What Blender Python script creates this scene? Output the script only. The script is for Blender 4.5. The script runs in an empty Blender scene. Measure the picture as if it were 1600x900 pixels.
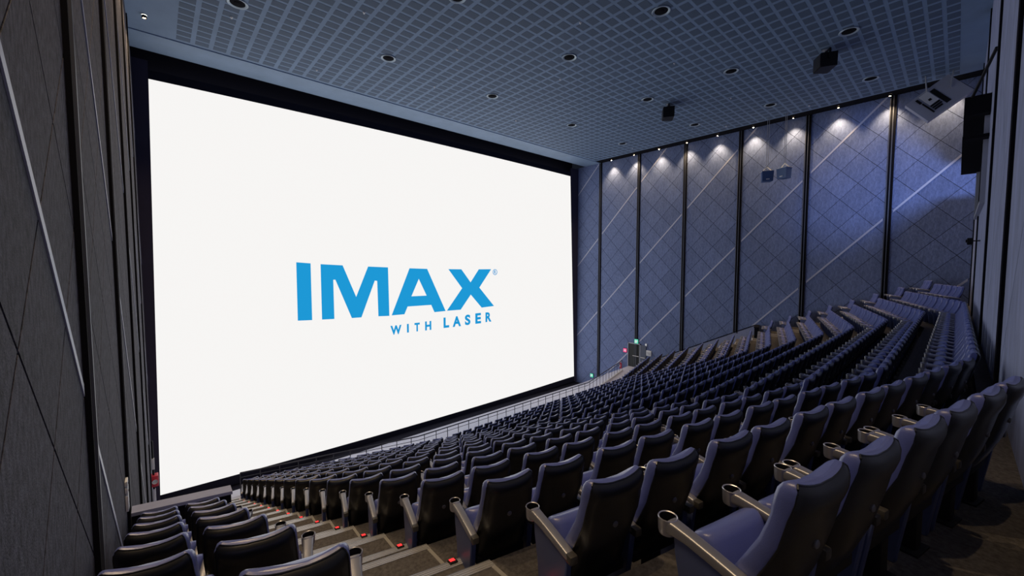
import bpy, bmesh, math, random
import numpy as np
from mathutils import Vector, Matrix
random.seed(7)
R = math.radians
SC = bpy.context.scene
COL = SC.collection
ZOFF = 12.6                     # camera height above the lowest floor; everything below is built relative to the camera

# ------------------------------------------------------------------ camera, world, exposure
cam_d = bpy.data.cameras.new('camera')
cam_d.sensor_width = 36.0
cam_d.lens = 36.0 * 621.0 / 1600.0
cam_d.clip_start = 0.05
cam_d.clip_end = 200
cam = bpy.data.objects.new('camera', cam_d)
cam.rotation_euler = (R(90 - 3.22), 0, R(-41.8))
cam.location = (0, 0, ZOFF)
COL.objects.link(cam)
SC.camera = cam
w = bpy.data.worlds.new('world'); SC.world = w
w.use_nodes = True
w.node_tree.nodes['Background'].inputs[0].default_value = (0.02, 0.025, 0.04, 1)
w.node_tree.nodes['Background'].inputs[1].default_value = 0.3
SC.view_settings.view_transform = 'Standard'
SC.view_settings.look = 'None'
SC.view_settings.gamma = 1.0
SC.view_settings.use_curve_mapping = False
SC.view_settings.exposure = 0.0
SCREEN_STRENGTH = 1.0           # radiance of the lit screen
LAMP_WATT = 560.0                # warm wall-washer lamps
PORT_WATT = 2000.0               # projector light leaving the booth window
LED_STRENGTH = 2.2

# room, metres relative to the camera
U = 2.05
XL, XR = -0.55, 32.3
XC = 15.9
YB = -0.52
YS = 26.0
ZCEIL = 9.85
ZFRONT = -12.12
SLOPE, SLOPE_R = 0.24, 0.28   # bend of the row ends, near and far side
XA, XCOR = 2.05, 9.2            # aisle seat arm, bend of the rows
NROW = 16
def mir(x): return 2 * XC - x
def yoff(x):                    # plan shape of a row: straight middle, ends bent towards the screen
    if x < XCOR: return SLOPE * (XCOR - x)
    if x > mir(XCOR): return SLOPE_R * (x - mir(XCOR))
    return 0.0
YA = yoff(XA)
def cup(i): return ((0.486 + 0.512 * i) * U, (-0.672 - 0.2105 * i) * U)   # y,z of the aisle cup holder
CUPH = 0.65
def floor_z(i): return cup(i)[1] - CUPH
def rowy(i, x): return cup(i)[0] - YA + yoff(x)

# ------------------------------------------------------------------ materials
MATS = {}
def mat(name, col, rough=0.6, metal=0.0, spec=0.5, noise=None, bump=None, rand=0.0, emit=None, estr=0.0, coat=0.0):
    m = bpy.data.materials.new(name); m.use_nodes = True
    nt = m.node_tree; N = nt.nodes; L = nt.links
    b = N['Principled BSDF']
    b.inputs['Base Color'].default_value = (*col, 1)
    b.inputs['Roughness'].default_value = rough
    b.inputs['Metallic'].default_value = metal
    b.inputs['Specular IOR Level'].default_value = spec
    if coat: b.inputs['Coat Weight'].default_value = coat; b.inputs['Coat Roughness'].default_value = 0.24
    if emit:
        b.inputs['Emission Color'].default_value = (*emit, 1); b.inputs['Emission Strength'].default_value = estr
    tc = None
    out = None
    if noise:       # (scale, low, high, detail, stretch)
        tc = N.new('ShaderNodeTexCoord'); mp = N.new('ShaderNodeMapping')
        mp.inputs['Scale'].default_value = noise[4]
        L.new(tc.outputs['Object'], mp.inputs[0])
        nz = N.new('ShaderNodeTexNoise'); nz.inputs['Scale'].default_value = noise[0]; nz.inputs['Detail'].default_value = noise[3]
        nz.inputs['Roughness'].default_value = 0.65
        L.new(mp.outputs[0], nz.inputs['Vector'])
        mr = N.new('ShaderNodeMapRange'); mr.inputs[1].default_value = 0.3; mr.inputs[2].default_value = 0.7
        mr.inputs[3].default_value = noise[1]; mr.inputs[4].default_value = noise[2]
        L.new(nz.outputs[0], mr.inputs[0])
        out = mr.outputs[0]
    if rand:
        oi = N.new('ShaderNodeObjectInfo')
        mr2 = N.new('ShaderNodeMapRange'); mr2.inputs[3].default_value = 1 - rand; mr2.inputs[4].default_value = 1 + rand
        L.new(oi.outputs['Random'], mr2.inputs[0])
        if out is None: out = mr2.outputs[0]
        else:
            mu = N.new('ShaderNodeMath'); mu.operation = 'MULTIPLY'
            L.new(out, mu.inputs[0]); L.new(mr2.outputs[0], mu.inputs[1]); out = mu.outputs[0]
    if out is not None:
        vm = N.new('ShaderNodeVectorMath'); vm.operation = 'SCALE'
        vm.inputs[0].default_value = col
        L.new(out, vm.inputs['Scale'])
        L.new(vm.outputs[0], b.inputs['Base Color'])
    if bump:        # (scale, strength)
        tc2 = N.new('ShaderNodeTexCoord')
        nb = N.new('ShaderNodeTexNoise'); nb.inputs['Scale'].default_value = bump[0]; nb.inputs['Detail'].default_value = 6
        L.new(tc2.outputs['Object'], nb.inputs['Vector'])
        bp = N.new('ShaderNodeBump'); bp.inputs['Strength'].default_value = bump[1]; bp.inputs['Distance'].default_value = 0.01
        L.new(nb.outputs[0], bp.inputs['Height']); L.new(bp.outputs[0], b.inputs['Normal'])
    MATS[name] = m
    return m

def emis(name, col, strength):
    m = bpy.data.materials.new(name); m.use_nodes = True
    nt = m.node_tree; nt.nodes.clear()
    o = nt.nodes.new('ShaderNodeOutputMaterial'); e = nt.nodes.new('ShaderNodeEmission')
    e.inputs[0].default_value = (*col, 1); e.inputs[1].default_value = strength
    nt.links.new(e.outputs[0], o.inputs[0])
    MATS[name] = m
    return m

mat('wall_tile', (0.175, 0.225, 0.41), 0.8, spec=0.3, noise=(14.0, 0.7, 1.3, 10, (1, 1, 0.4)), bump=(70, 0.6), rand=0.08)
mat('wall_tile_shaded', (0.080, 0.076, 0.102), 0.8, spec=0.35, noise=(26.0, 0.2, 1.8, 12, (1, 1, 0.5)), bump=(80, 0.8), rand=0.10)  # left wall: same tile as the right, dimmer warmer light painted into its colour
mat('wall_back', (0.03, 0.032, 0.04), 0.9)
mat('accent_metal', (0.52, 0.54, 0.68), 0.4, spec=0.6)
mat('channel_black', (0.010, 0.010, 0.014), 0.9, spec=0.1)
mat('fin_metal', (0.11, 0.12, 0.155), 0.45, metal=0.2)
mat('dado_paint', (0.30, 0.33, 0.52), 0.6, noise=(2, 0.9, 1.1, 4, (1, 1, 1)))
mat('rear_tile', (0.33, 0.37, 0.58), 0.75, noise=(3.0, 0.75, 1.25, 8, (1, 1, 0.25)), bump=(50, 0.4), rand=0.05)
mat('ceiling_board', (0.215, 0.315, 0.48), 0.7, noise=(0.6, 0.92, 1.08, 4, (1, 1, 1)))
mat('bulkhead_paint', (0.26, 0.37, 0.54), 0.6, noise=(0.8, 0.9, 1.1, 4, (1, 1, 1)))
mat('black_velour', (0.018, 0.018, 0.030), 0.95, spec=0.1)
mat('side_velour', (0.055, 0.050, 0.082), 0.95, spec=0.1)
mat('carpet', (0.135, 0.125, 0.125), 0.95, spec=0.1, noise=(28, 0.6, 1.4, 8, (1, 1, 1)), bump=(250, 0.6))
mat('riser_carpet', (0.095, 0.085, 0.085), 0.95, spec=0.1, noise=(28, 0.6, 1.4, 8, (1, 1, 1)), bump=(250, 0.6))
mat('front_floor', (0.55, 0.56, 0.70), 0.6, noise=(3, 0.9, 1.1, 5, (1, 1, 1)))
mat('nosing_metal', (0.88, 0.88, 0.90), 0.33, metal=0.7)
mat('nosing_groove', (0.32, 0.32, 0.34), 0.5)
mat('tread_border', (0.62, 0.60, 0.58), 0.4, metal=0.5)
mat('leather_blue', (0.118, 0.152, 0.45), 0.36, spec=0.6, bump=(180, 0.12), rand=0.06, coat=0.5)
mat('leather_black', (0.0065, 0.008, 0.0135), 0.5, spec=0.25, bump=(180, 0.10), coat=0.75)
mat('arm_plastic', (0.40, 0.40, 0.44), 0.36, metal=0.65)
mat('arm_cap', (0.06, 0.055, 0.05), 0.4)
mat('cup_metal', (0.58, 0.58, 0.64), 0.32, metal=0.7)
mat('cup_dark', (0.012, 0.012, 0.016), 0.4)
mat('seat_panel', (0.085, 0.115, 0.27), 0.45, rand=0.05)
mat('seat_frame', (0.012, 0.012, 0.015), 0.6)
mat('emblem', (0.22, 0.22, 0.25), 0.35, metal=0.6)
mat('rail_metal', (0.07, 0.075, 0.10), 0.45, metal=0.3)
mat('black_metal', (0.007, 0.007, 0.009), 0.5, spec=0.3)
mat('grey_cabinet', (0.42, 0.44, 0.54), 0.6)
mat('white_paint', (0.75, 0.76, 0.80), 0.5)
mat('steel', (0.55, 0.56, 0.6), 0.35, metal=0.7)
mat('speaker_blue', (0.07, 0.13, 0.30), 0.5)
mat('red_paint', (0.65, 0.03, 0.06), 0.4)
mat('ring_metal', (0.42, 0.52, 0.62), 0.35, metal=0.2)
mat('door_black', (0.012, 0.016, 0.02), 0.5)
mat('door_grey', (0.10, 0.12, 0.18), 0.5)
mat('port_glass', (0.05, 0.07, 0.12), 0.1, spec=0.8)
emis('screen_light', (1.0, 0.985, 0.97), 0.93 * SCREEN_STRENGTH)
emis('logo_blue', (0.013, 0.315, 0.67), SCREEN_STRENGTH)
emis('lamp_bulb', (1.0, 0.72, 0.42), 60.0)
emis('led_red', (1.0, 0.03, 0.03), LED_STRENGTH)
emis('exit_green', (0.10, 0.75, 0.50), 0.9)
emis('sign_pink', (0.95, 0.12, 0.32), 0.9)
emis('sign_white', (0.9, 0.95, 0.95), 0.8)
emis('indicator_green', (0.05, 0.9, 0.3), 2.0)

# perforated ceiling panel: dots of the same board, darker holes
def perf_mat():
    m = mat('perforated_panel', (0.095, 0.135, 0.20), 0.75)
    N = m.node_tree.nodes; L = m.node_tree.links; b = N['Principled BSDF']
    tc = N.new('ShaderNodeTexCoord')
    vo = N.new('ShaderNodeTexVoronoi'); vo.inputs['Scale'].default_value = 30; vo.inputs['Randomness'].default_value = 0.0
    L.new(tc.outputs['Object'], vo.inputs['Vector'])
    cr = N.new('ShaderNodeValToRGB')
    cr.color_ramp.elements[0].position = 0.22; cr.color_ramp.elements[0].color = (0.03, 0.045, 0.07, 1)
    cr.color_ramp.elements[1].position = 0.30; cr.color_ramp.elements[1].color = (0.105, 0.155, 0.24, 1)
    L.new(vo.outputs['Distance'], cr.inputs[0]); L.new(cr.outputs[0], b.inputs['Base Color'])
perf_mat()

# ------------------------------------------------------------------ mesh helpers
class MB:
    def __init__(s): s.v = []; s.f = []; s.m = []; s.sm = []
    def add(s, verts, faces, mi=0, smooth=False):
        o = len(s.v); s.v += [tuple(p) for p in verts]
        for f in faces: s.f.append(tuple(o + k for k in f)); s.m.append(mi); s.sm.append(smooth)
    def box(s, x0, x1, y0, y1, z0, z1, mi=0):
        v = [(x0, y0, z0), (x1, y0, z0), (x1, y1, z0), (x0, y1, z0), (x0, y0, z1), (x1, y0, z1), (x1, y1, z1), (x0, y1, z1)]
        s.add(v, [(3, 2, 1, 0), (4, 5, 6, 7), (0, 1, 5, 4), (1, 2, 6, 5), (2, 3, 7, 6), (3, 0, 4, 7)], mi)
    def bbox(s, x0, x1, y0, y1, z0, z1, b=0.01, mi=0):       # box with chamfered edges
        bm = bmesh.new(); bmesh.ops.create_cube(bm, size=1)
        for v in bm.verts:
            v.co = ((x0 + x1) / 2 + v.co.x * (x1 - x0), (y0 + y1) / 2 + v.co.y * (y1 - y0), (z0 + z1) / 2 + v.co.z * (z1 - z0))
        bmesh.ops.bevel(bm, geom=bm.edges[:], offset=b, segments=2, profile=0.6, affect='EDGES')
        bm.verts.index_update()
        s.add([v.co[:] for v in bm.verts], [[v.index for v in f.verts] for f in bm.faces], mi, True)
        bm.free()
    def hexa(s, low, high, mi=0):                            # prism between two quads
        v = list(low) + list(high)
        s.add(v, [(3, 2, 1, 0), (4, 5, 6, 7), (0, 1, 5, 4), (1, 2, 6, 5), (2, 3, 7, 6), (3, 0, 4, 7)], mi)
    def tube(s, pts, r, n=8, mi=0, caps=True):
        pts = [Vector(p) for p in pts]; rings = []
        for k, p in enumerate(pts):
            d = (pts[min(k + 1, len(pts) - 1)] - pts[max(k - 1, 0)]).normalized()
            a = Vector((0, 0, 1)) if abs(d.z) < 0.9 else Vector((1, 0, 0))
            e1 = d.cross(a).normalized(); e2 = d.cross(e1)
            rr = r[k] if isinstance(r, (list, tuple)) else r
            rings.append([p + (e1 * math.cos(t) + e2 * math.sin(t)) * rr for t in [2 * math.pi * q / n for q in range(n)]])
        s.loft(rings, mi, caps)
    def loft(s, rings, mi=0, caps=True, closed=True, smooth=True):
        n = len(rings[0]); v = [p for r in rings for p in r]; f = []
        for k in range(len(rings) - 1):
            for q in range(n if closed else n - 1):
                a, b = k * n + q, k * n + (q + 1) % n
                f.append((a, b, b + n, a + n))
        s.add(v, f, mi, smooth)
        if caps:
            o = len(s.v) - len(v)
            s.f.append(tuple(o + q for q in range(n))[::-1]); s.m.append(mi); s.sm.append(False)
            s.f.append(tuple(o + (len(rings) - 1) * n + q for q in range(n))); s.m.append(mi); s.sm.append(False)
    def lathe(s, prof, c=(0, 0, 0), n=16, mi=0, axis='z', caps=False):
        rings = []
        for (r, h) in prof:
            ring = []
            for q in range(n):
                t = 2 * math.pi * q / n
                p = (r * math.cos(t), r * math.sin(t), h) if axis == 'z' else (r * math.cos(t), h, r * math.sin(t))
                if axis == 'x': p = (h, r * math.cos(t), r * math.sin(t))
                ring.append((c[0] + p[0], c[1] + p[1], c[2] + p[2]))
            rings.append(ring)
        s.loft(rings, mi, caps)
    def poly(s, pts, mi=0): s.add(pts, [tuple(range(len(pts)))], mi)
    def mesh(s, name, mats, fix=True):
        me = bpy.data.meshes.new(name)
        me.from_pydata(s.v, [], s.f)
        for m in (mats if isinstance(mats, (list, tuple)) else [mats]): me.materials.append(MATS[m])
        me.polygons.foreach_set('material_index', s.m)
        me.polygons.foreach_set('use_smooth', s.sm)
        if fix:
            bm = bmesh.new(); bm.from_mesh(me); bmesh.ops.recalc_face_normals(bm, faces=bm.faces[:]); bm.to_mesh(me); bm.free()
        if any(s.sm): me.set_sharp_from_angle(angle=R(42))
        me.update()
        return me
    def build(s, name, mats, parent=None, loc=None, fix=True):
        return link(name, s.mesh(name, mats, fix), parent, loc)

def link(name, me, parent=None, loc=None, rotz=0.0):
    o = bpy.data.objects.new(name, me); COL.objects.link(o)
    if parent is not None: o.parent = parent
    if loc is not None: o.location = loc
    if rotz: o.rotation_euler.z = rotz
    return o
def empty(name, loc, rotz=0.0, rot=None):
    o = bpy.data.objects.new(name, None); COL.objects.link(o)
    o.empty_display_size = 0.2
    o.location = loc
    o.rotation_euler = rot if rot else (0, 0, rotz)
    return o
def tag(o, label, cat, group=None):
    o['label'] = label; o['category'] = cat
    if group: o['group'] = group
    return o
def struct(o, label=None):
    o['kind'] = 'structure'
    if label: o['label'] = label
    return o

FPX = 621.0
def project(p):
    yaw, pit = R(41.8), R(3.22)
    X, Y, Z = p
    fw = X * math.sin(yaw) + Y * math.cos(yaw); r = X * math.cos(yaw) - Y * math.sin(yaw)
    ww = fw * math.cos(pit) - Z * math.sin(pit); u = fw * math.sin(pit) + Z * math.cos(pit)
    if ww < 0.05: return (-9999, -9999, ww)
    return (800 + FPX * r / ww, 450 - FPX * u / ww, ww)

def clip_poly(pts, xmin, xmax, ymin, ymax):
    def cl(pts, f, inter):
        out = []
        for k in range(len(pts)):
            a, b = pts[k - 1], pts[k]
            if f(b):
                if not f(a): out.append(inter(a, b))
                out.append(b)
            elif f(a): out.append(inter(a, b))
        return out
    def ix(c): return lambda a, b: (c, a[1] + (b[1] - a[1]) * (c - a[0]) / (b[0] - a[0]))
    def iy(c): return lambda a, b: (a[0] + (b[0] - a[0]) * (c - a[1]) / (b[1] - a[1]), c)
    for f, g in ((lambda p: p[0] >= xmin, ix(xmin)), (lambda p: p[0] <= xmax, ix(xmax)), (lambda p: p[1] >= ymin, iy(ymin)), (lambda p: p[1] <= ymax, iy(ymax))):
        if len(pts) < 3: return []
        pts = cl(pts, f, g)
    return pts
def clip_half(pts, a, b, c):      # keep a*x+b*y>=c
    out = []
    for k in range(len(pts)):
        p, q = pts[k - 1], pts[k]
        dp, dq = a * p[0] + b * p[1] - c, a * q[0] + b * q[1] - c
        if dq >= 0:
            if dp < 0: t = dp / (dp - dq); out.append((p[0] + (q[0] - p[0]) * t, p[1] + (q[1] - p[1]) * t))
            out.append(q)
        elif dp >= 0: t = dp / (dp - dq); out.append((p[0] + (q[0] - p[0]) * t, p[1] + (q[1] - p[1]) * t))
    return out
def area(pts): return abs(sum(pts[k - 1][0] * pts[k][1] - pts[k][0] * pts[k - 1][1] for k in range(len(pts)))) / 2

# ================================================================== SETTING
# ---- terraced floor
def band(mb, xs, y_back, y_front, z_top, z_bot, mi=0, mi_side=0):
    """strip following the row shape from y_back(x) to y_front(x)"""
    for k in range(len(xs) - 1):
        a, b = xs[k], xs[k + 1]
        lo = [(a, y_back(a), z_bot), (b, y_back(b), z_bot), (b, y_front(b), z_bot), (a, y_front(a), z_bot)]
        hi = [(p[0], p[1], z_top) for p in lo]
        v = lo + hi
        mb.add(v, [(4, 5, 6, 7)], mi); mb.add(v, [(2, 3, 7, 6), (0, 1, 5, 4)], mi_side)
        if k == 0: mb.add(v, [(3, 0, 4, 7)], mi_side)
        if k == len(xs) - 2: mb.add(v, [(1, 2, 6, 5)], mi_side)
XS = [XL, XCOR, mir(XCOR), XR]
EDGE = 0.43                     # platform front edge, ahead of the cup holders
floor = struct(empty('floor', (0, 0, 0)), 'brown carpeted stepped auditorium floor')
mb = MB()
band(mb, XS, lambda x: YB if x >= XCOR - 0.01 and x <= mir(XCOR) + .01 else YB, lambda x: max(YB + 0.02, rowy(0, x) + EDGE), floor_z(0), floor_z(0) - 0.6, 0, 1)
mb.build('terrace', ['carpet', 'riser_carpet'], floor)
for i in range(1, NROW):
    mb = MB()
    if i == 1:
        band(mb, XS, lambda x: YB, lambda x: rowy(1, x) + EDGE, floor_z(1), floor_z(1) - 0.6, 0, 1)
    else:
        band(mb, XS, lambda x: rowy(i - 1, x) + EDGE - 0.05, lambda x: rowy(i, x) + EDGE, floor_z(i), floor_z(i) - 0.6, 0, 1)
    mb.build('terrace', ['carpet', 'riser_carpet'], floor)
ZLAND = -9.25
mb = MB()
band(mb, XS, lambda x: rowy(NROW - 1, x) + EDGE - 0.05, lambda x: rowy(NROW - 1, x) + EDGE + 1.75, ZLAND, ZLAND - 0.5)
mb.build('front_walkway', 'front_floor', floor)
mb = MB()
nx = 12
ys = [0.0, 0.33, 0.66, 1.0]
for k in range(len(XS) - 1):
    a, b = XS[k], XS[k + 1]
    ya, yb = rowy(NROW - 1, a) + EDGE + 1.75, rowy(NROW - 1, b) + EDGE + 1.75
    mb.add([(a, ya, ZLAND - .02), (b, yb, ZLAND - .02), (b, 25.4, ZFRONT), (a, 25.4, ZFRONT)], [(0, 1, 2, 3)])
mb.build('front_slope', 'front_floor', floor, fix=False)
mb = MB(); mb.box(XL, XR, 25.3, 27.2, ZFRONT - .3, ZFRONT); mb.build('front_pit', 'black_velour', floor)

# ---- front wall behind the screen, ceiling bulkhead
mb = MB(); mb.box(XL - .2, XR + .2, 27.0, 27.3, ZFRONT - .3, 13.0)
struct(mb.build('wall_front', 'black_velour'), 'black wall behind the cinema screen')
# ---- ceiling
ceiling = struct(empty('ceiling', (0, 0, 0)), 'blue grey ceiling with a grid of perforated panels')
YCE = 23.3
mb = MB(); mb.box(XL - .2, XR + .2, YB - .2, YCE, ZCEIL, ZCEIL + .3); mb.build('ceiling_board', 'ceiling_board', ceiling)
mb = MB(); mb.box(XL, XR, YCE - .04, YCE + .03, ZCEIL - .035, ZCEIL + .05); mb.build('edge_trim', 'ceiling_board', ceiling)
prof = [(YCE, ZCEIL - .01), (24.9, ZCEIL - .01)]
for k in range(1, 11):
    t = k / 10 * R(90)
    prof.append((24.9 + 1.35 * math.sin(t), ZCEIL - .01 + 1.35 * (1 - math.cos(t))))
mb = MB()
v = []
for (y, z) in prof: v += [(XL, y, z), (XR, y, z)]
mb.add(v, [(2 * k, 2 * k + 1, 2 * k + 3, 2 * k + 2) for k in range(len(prof) - 1)], 0, True)
mb.build('bulkhead', 'bulkhead_paint', ceiling, fix=False)
# perforated panels
PX, PY, CW, CH = 0.645, 0.486, 0.475, 0.355
cells = []
nxp = int((31.3 - 0.93) / PX)
for a in range(nxp):
    for b in range(int((22.95 + 0.3) / PY)):
        cx = 0.93 + PX * (a + 0.5) - (PX - CW) / 2 * 0; cy = 23.1 - PY * (b + 0.5)
        if cy < YB + 0.3: continue
        px, py, d = project((cx, cy, ZCEIL))
        cells.append((cx, cy, (CW * CH / d ** 2) if (-20 < px < 1620 and -20 < py < 920) else 0))
cells.sort(key=lambda c: -c[2])
mb = MB(); mb.box(-CW / 2, CW / 2, -CH / 2, CH / 2, -0.006, 0.004); pme = mb.mesh('perforated_panel', 'perforated_panel')
for c in cells[:300]: link('perforated_panel', pme, ceiling, (c[0], c[1], ZCEIL))
mb = MB()
for c in cells[300:]: mb.box(c[0] - CW / 2, c[0] + CW / 2, c[1] - CH / 2, c[1] + CH / 2, ZCEIL - .006, ZCEIL + .004)
o = mb.build('perforated_panels', 'perforated_panel', ceiling, fix=False); o['kind'] = 'stuff'

# ---- walls with diagonal tiles
def tiled_wall(name, label, plane, xw, sgn, c0, cs, d0, ds, slope, bounds, line, mullions, matname, stripe=4, ymax_vis=None, strip_w=0.10, strips=True, limit=300, mw=0.30, mp=0.10):
    """plane 'x': wall at x=xw facing sgn, coordinates (Y,z); plane 'y': wall at y=xw, coordinates (X,z)"""
    root = struct(empty(name, (0, 0, 0)), label)
    def P(u, z, off):
        return (xw + sgn * off, u, z) if plane == 'x' else (u, xw + sgn * off, z)
    u0, u1, z0, z1 = bounds
    mb = MB()
    lo = [P(u0, z0, -0.2), P(u1, z0, -0.2), P(u1, z1, -0.2), P(u0, z1, -0.2)]
    hi = [P(u0, z0, 0), P(u1, z0, 0), P(u1, z1, 0), P(u0, z1, 0)]
    mb.hexa(lo, hi); mb.build('backing', 'wall_back', root)
    # tiles between lines z+slope*u=c0+cs*k and z-slope*u=d0+ds*m
    g = 0.011 * (slope ** 2 + 1) ** .5
    tiles = []
    for k in range(-30, 60):
        for m in range(-60, 60):
            ca, cb = c0 + cs * k + g, c0 + cs * (k + 1) - g
            da, db = d0 + ds * m + g, d0 + ds * (m + 1) - g
            q = [((c - d) / (2 * slope), (c + d) / 2) for c, d in ((ca, da), (cb, da), (cb, db), (ca, db))]
            q = clip_poly(q, u0 + .01, u1 - .01, z0, z1 - .01)
            if len(q) < 3 or area(q) < 0.01: continue
            cu = sum(p[0] for p in q) / len(q); cz = sum(p[1] for p in q) / len(q)
            px, py, dd = project(P(cu, cz, 0))
            vis = area(q) / dd ** 2 if (-120 < px < 1720 and -120 < py < 1020) else 0
            tiles.append((vis, q, cu, cz))
    tiles.sort(key=lambda t: -t[0])
    rest = MB()
    for n, (vis, q, cu, cz) in enumerate(tiles):
        off = 0.030
        if n < limit and vis > 0:
            m_ = MB()
            a = [Vector(P(p[0], p[1], 0.0)) - Vector(P(cu, cz, 0)) for p in q]; b = [Vector(P(p[0], p[1], off)) - Vector(P(cu, cz, 0)) for p in q]
            nn = len(q)
            m_.add(a + b, [tuple(range(nn, 2 * nn))] + [(j, (j + 1) % nn, nn + (j + 1) % nn, nn + j) for j in range(nn)])
            m_.build('wall_tile', matname, root, P(cu, cz, 0))
        else:
            nn = len(q)
            rest.add([P(p[0], p[1], 0) for p in q] + [P(p[0], p[1], off) for p in q], [tuple(range(nn, 2 * nn))] + [(j, (j + 1) % nn, nn + (j + 1) % nn, nn + j) for j in range(nn)])
    if rest.v:
        o = rest.build('wall_tiles', matname, root); o['kind'] = 'stuff'
    # accent strips, cut at the mullions
    if strips:
        edges = sorted([u0] + list(mullions) + [u1])
        for k in range(-30, 60):
            if k % stripe: continue
            c = c0 + cs * k
            hw = strip_w / 2 * (slope ** 2 + 1) ** .5
            for e in range(len(edges) - 1):
                a, b = edges[e] + mw * .7, edges[e + 1] - mw * .7
                if b - a < 0.5: continue
                q = [(a, c - hw - slope * a), (b, c - hw - slope * b), (b, c + hw - slope * b), (a, c + hw - slope * a)]
                q = clip_poly(q, u0, u1, z0, z1 - .02)
                if len(q) < 3 or area(q) < 0.02: continue
                nn = len(q); m_ = MB()
                m_.add([P(p[0], p[1], 0.02) for p in q] + [P(p[0], p[1], 0.040) for p in q], [tuple(range(nn, 2 * nn))] + [(j, (j + 1) % nn, nn + (j + 1) % nn, nn + j) for j in range(nn)])
                m_.build('accent_strip', 'accent_metal', root)
    for u in mullions:
        zb = z0
        if line and plane == 'x' and u > 9.6: zb = max(z0, (line[2] - line[0] * u) / line[1] - 0.05)
        m_ = MB()
        def bar(a, b, o0, o1, mi):
            m_.hexa([P(a, zb, o0), P(b, zb, o0), P(b, zb, o1), P(a, zb, o1)], [P(a, z1, o0), P(b, z1, o0), P(b, z1, o1), P(a, z1, o1)], mi)
        bar(u - mw / 2, u + mw / 2, 0.0, mp * .45, 0)
        par = m_.build('mullion', 'channel_black', root)
        for sg in (-1, 1):
            m_ = MB(); c = u + sg * mw * .42
            bar(c - .02, c + .02, 0.0, mp, 0)
            if sg == 1: bar(u - .03, u + .015, 0.0, mp * .8, 0)
            m_.build('mullion_fin', 'fin_metal' if sg == 1 else 'channel_black', par)  # near fin black: its unlit side is painted into the colour
    return root

RM = [23.25, 19.15, 15.0, 10.92, 6.88, 2.85]
# cladding of the right wall stops above a raked line (tiles keep z >= a*u+b)
tiled_wall('wall_right', 'dark diagonal tiled side wall with pale slanting strips', 'x', XR, -1, 5.98, 1.792, 0.52, 1.79, 1.06,
           (YB - .1, 27.1, ZFRONT - .2, ZCEIL), (0.505, 1.0, 0.50), RM, 'wall_tile')
LM = [5.3, 9.35, 13.6, 17.9, 22.2]
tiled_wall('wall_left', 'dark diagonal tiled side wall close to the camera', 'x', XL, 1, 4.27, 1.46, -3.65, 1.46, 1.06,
           (YB - .1, 27.1, ZFRONT - .2, ZCEIL), None, LM, 'wall_tile_shaded', stripe=4, strip_w=0.07, mw=0.34, mp=0.07)
tiled_wall('wall_back', 'blue grey rear wall with tall dark channels', 'y', YB, 1, 3.0, 5.4, 0.4, 5.4, 1.06,
           (XL - .1, XR + .1, floor_z(1) - .3, ZCEIL), None, [9.6, 15.9, 24.4, 30.6], 'rear_tile', strips=False, mw=0.34, mp=0.07)
# raked painted dado on the right wall
mb = MB()
def dado(y0, y1):
    za, zb = 0.50 - 0.505 * y0, 0.50 - 0.505 * y1
    return [(y0, ZFRONT), (y1, ZFRONT), (y1, zb), (y0, za)]
q = dado(9.6, 17.7)
mb.hexa([(XR - .0, p[0], p[1]) for p in q], [(XR - .06, p[0], p[1]) for p in q], 0)
struct(mb.build('trim_1', 'dado_paint'), 'smooth lavender grey raked panel low on the right wall')
q = [(9.6, 0.50 - .505 * 9.6), (17.7, .50 - .505 * 17.7), (17.7, .57 - .505 * 17.7), (9.6, .57 - .505 * 9.6)]
mb = MB(); mb.hexa([(XR, p[0], p[1]) for p in q], [(XR - .08, p[0], p[1]) for p in q], 0)
struct(mb.build('trim_2', 'channel_black'), 'dark raked capping above the lavender wall panel')

# ---- aisle stairs
def stairs(name, label, x0, x1, rows, right):
    root = struct(empty(name, (0, 0, 0)), label)
    for i in rows:
        zt, zn = floor_z(i), floor_z(i + 1)
        if i == NROW - 1: zn = ZLAND
        ye = lambda x: rowy(i, x) + EDGE
        def slab(m_, xa, xb, d0, d1, za, zb, mi=0):
            lo = [(xa, ye(xa) + d0, za), (xb, ye(xb) + d0, za), (xb, ye(xb) + d1, za), (xa, ye(xa) + d1, za)]
            m_.hexa(lo, [(p[0], p[1], zb) for p in lo], mi)
        def nosing(d, zz, par):
            m_ = MB()
            slab(m_, x0, x1, d - .075, d + .006, zz, zz + .010, 0)
            slab(m_, x0, x1, d + .001, d + .008, zz - .045, zz + .010, 0)
            for q in (-.058, -.034, -.012): slab(m_, x0, x1, d + q - .0025, d + q + .0025, zz + .0095, zz + .0125, 1)
            m_.build('nosing', ['nosing_metal', 'nosing_groove'], par)
        # platform tread in the aisle: border frame and the inset of carpet
        m_ = MB(); back = -1.05 + 0.42
        slab(m_, x0, x1, back, -.0, zt - .01, zt + .004)
        step = m_.build('tread', 'carpet', root)
        m_ = MB()
        for (xa, xb) in ((x0, x0 + .035), (x1 - .035, x1)): slab(m_, xa, xb, back, -.075, zt + .003, zt + .010)
        m_.build('tread_border', 'tread_border', step)
        nosing(0, zt + .003, step)
        # intermediate step standing on the next platform
        zm = (zt + zn) / 2
        m_ = MB(); slab(m_, x0, x1, -.01, 0.42, zn, zm); half = m_.build('half_step', 'carpet', root)
        nosing(0.42, zm, half)
        xl = x1 - .09 if right else x0 + .09
        m_ = MB(); slab(m_, xl - .035, xl + .035, .375, .425, zm + .008, zm + .024); hs = m_.build('light_housing', 'black_metal', half)
        m_ = MB(); slab(m_, xl - .022, xl + .022, .396, .428, zm + .010, zm + .027); m_.build('step_light', 'led_red', half)
    return root
stairs('aisle_stairs', 'carpeted aisle steps with ribbed metal edges beside the near seats', 0.93, 1.98, range(0, NROW), True)
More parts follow.
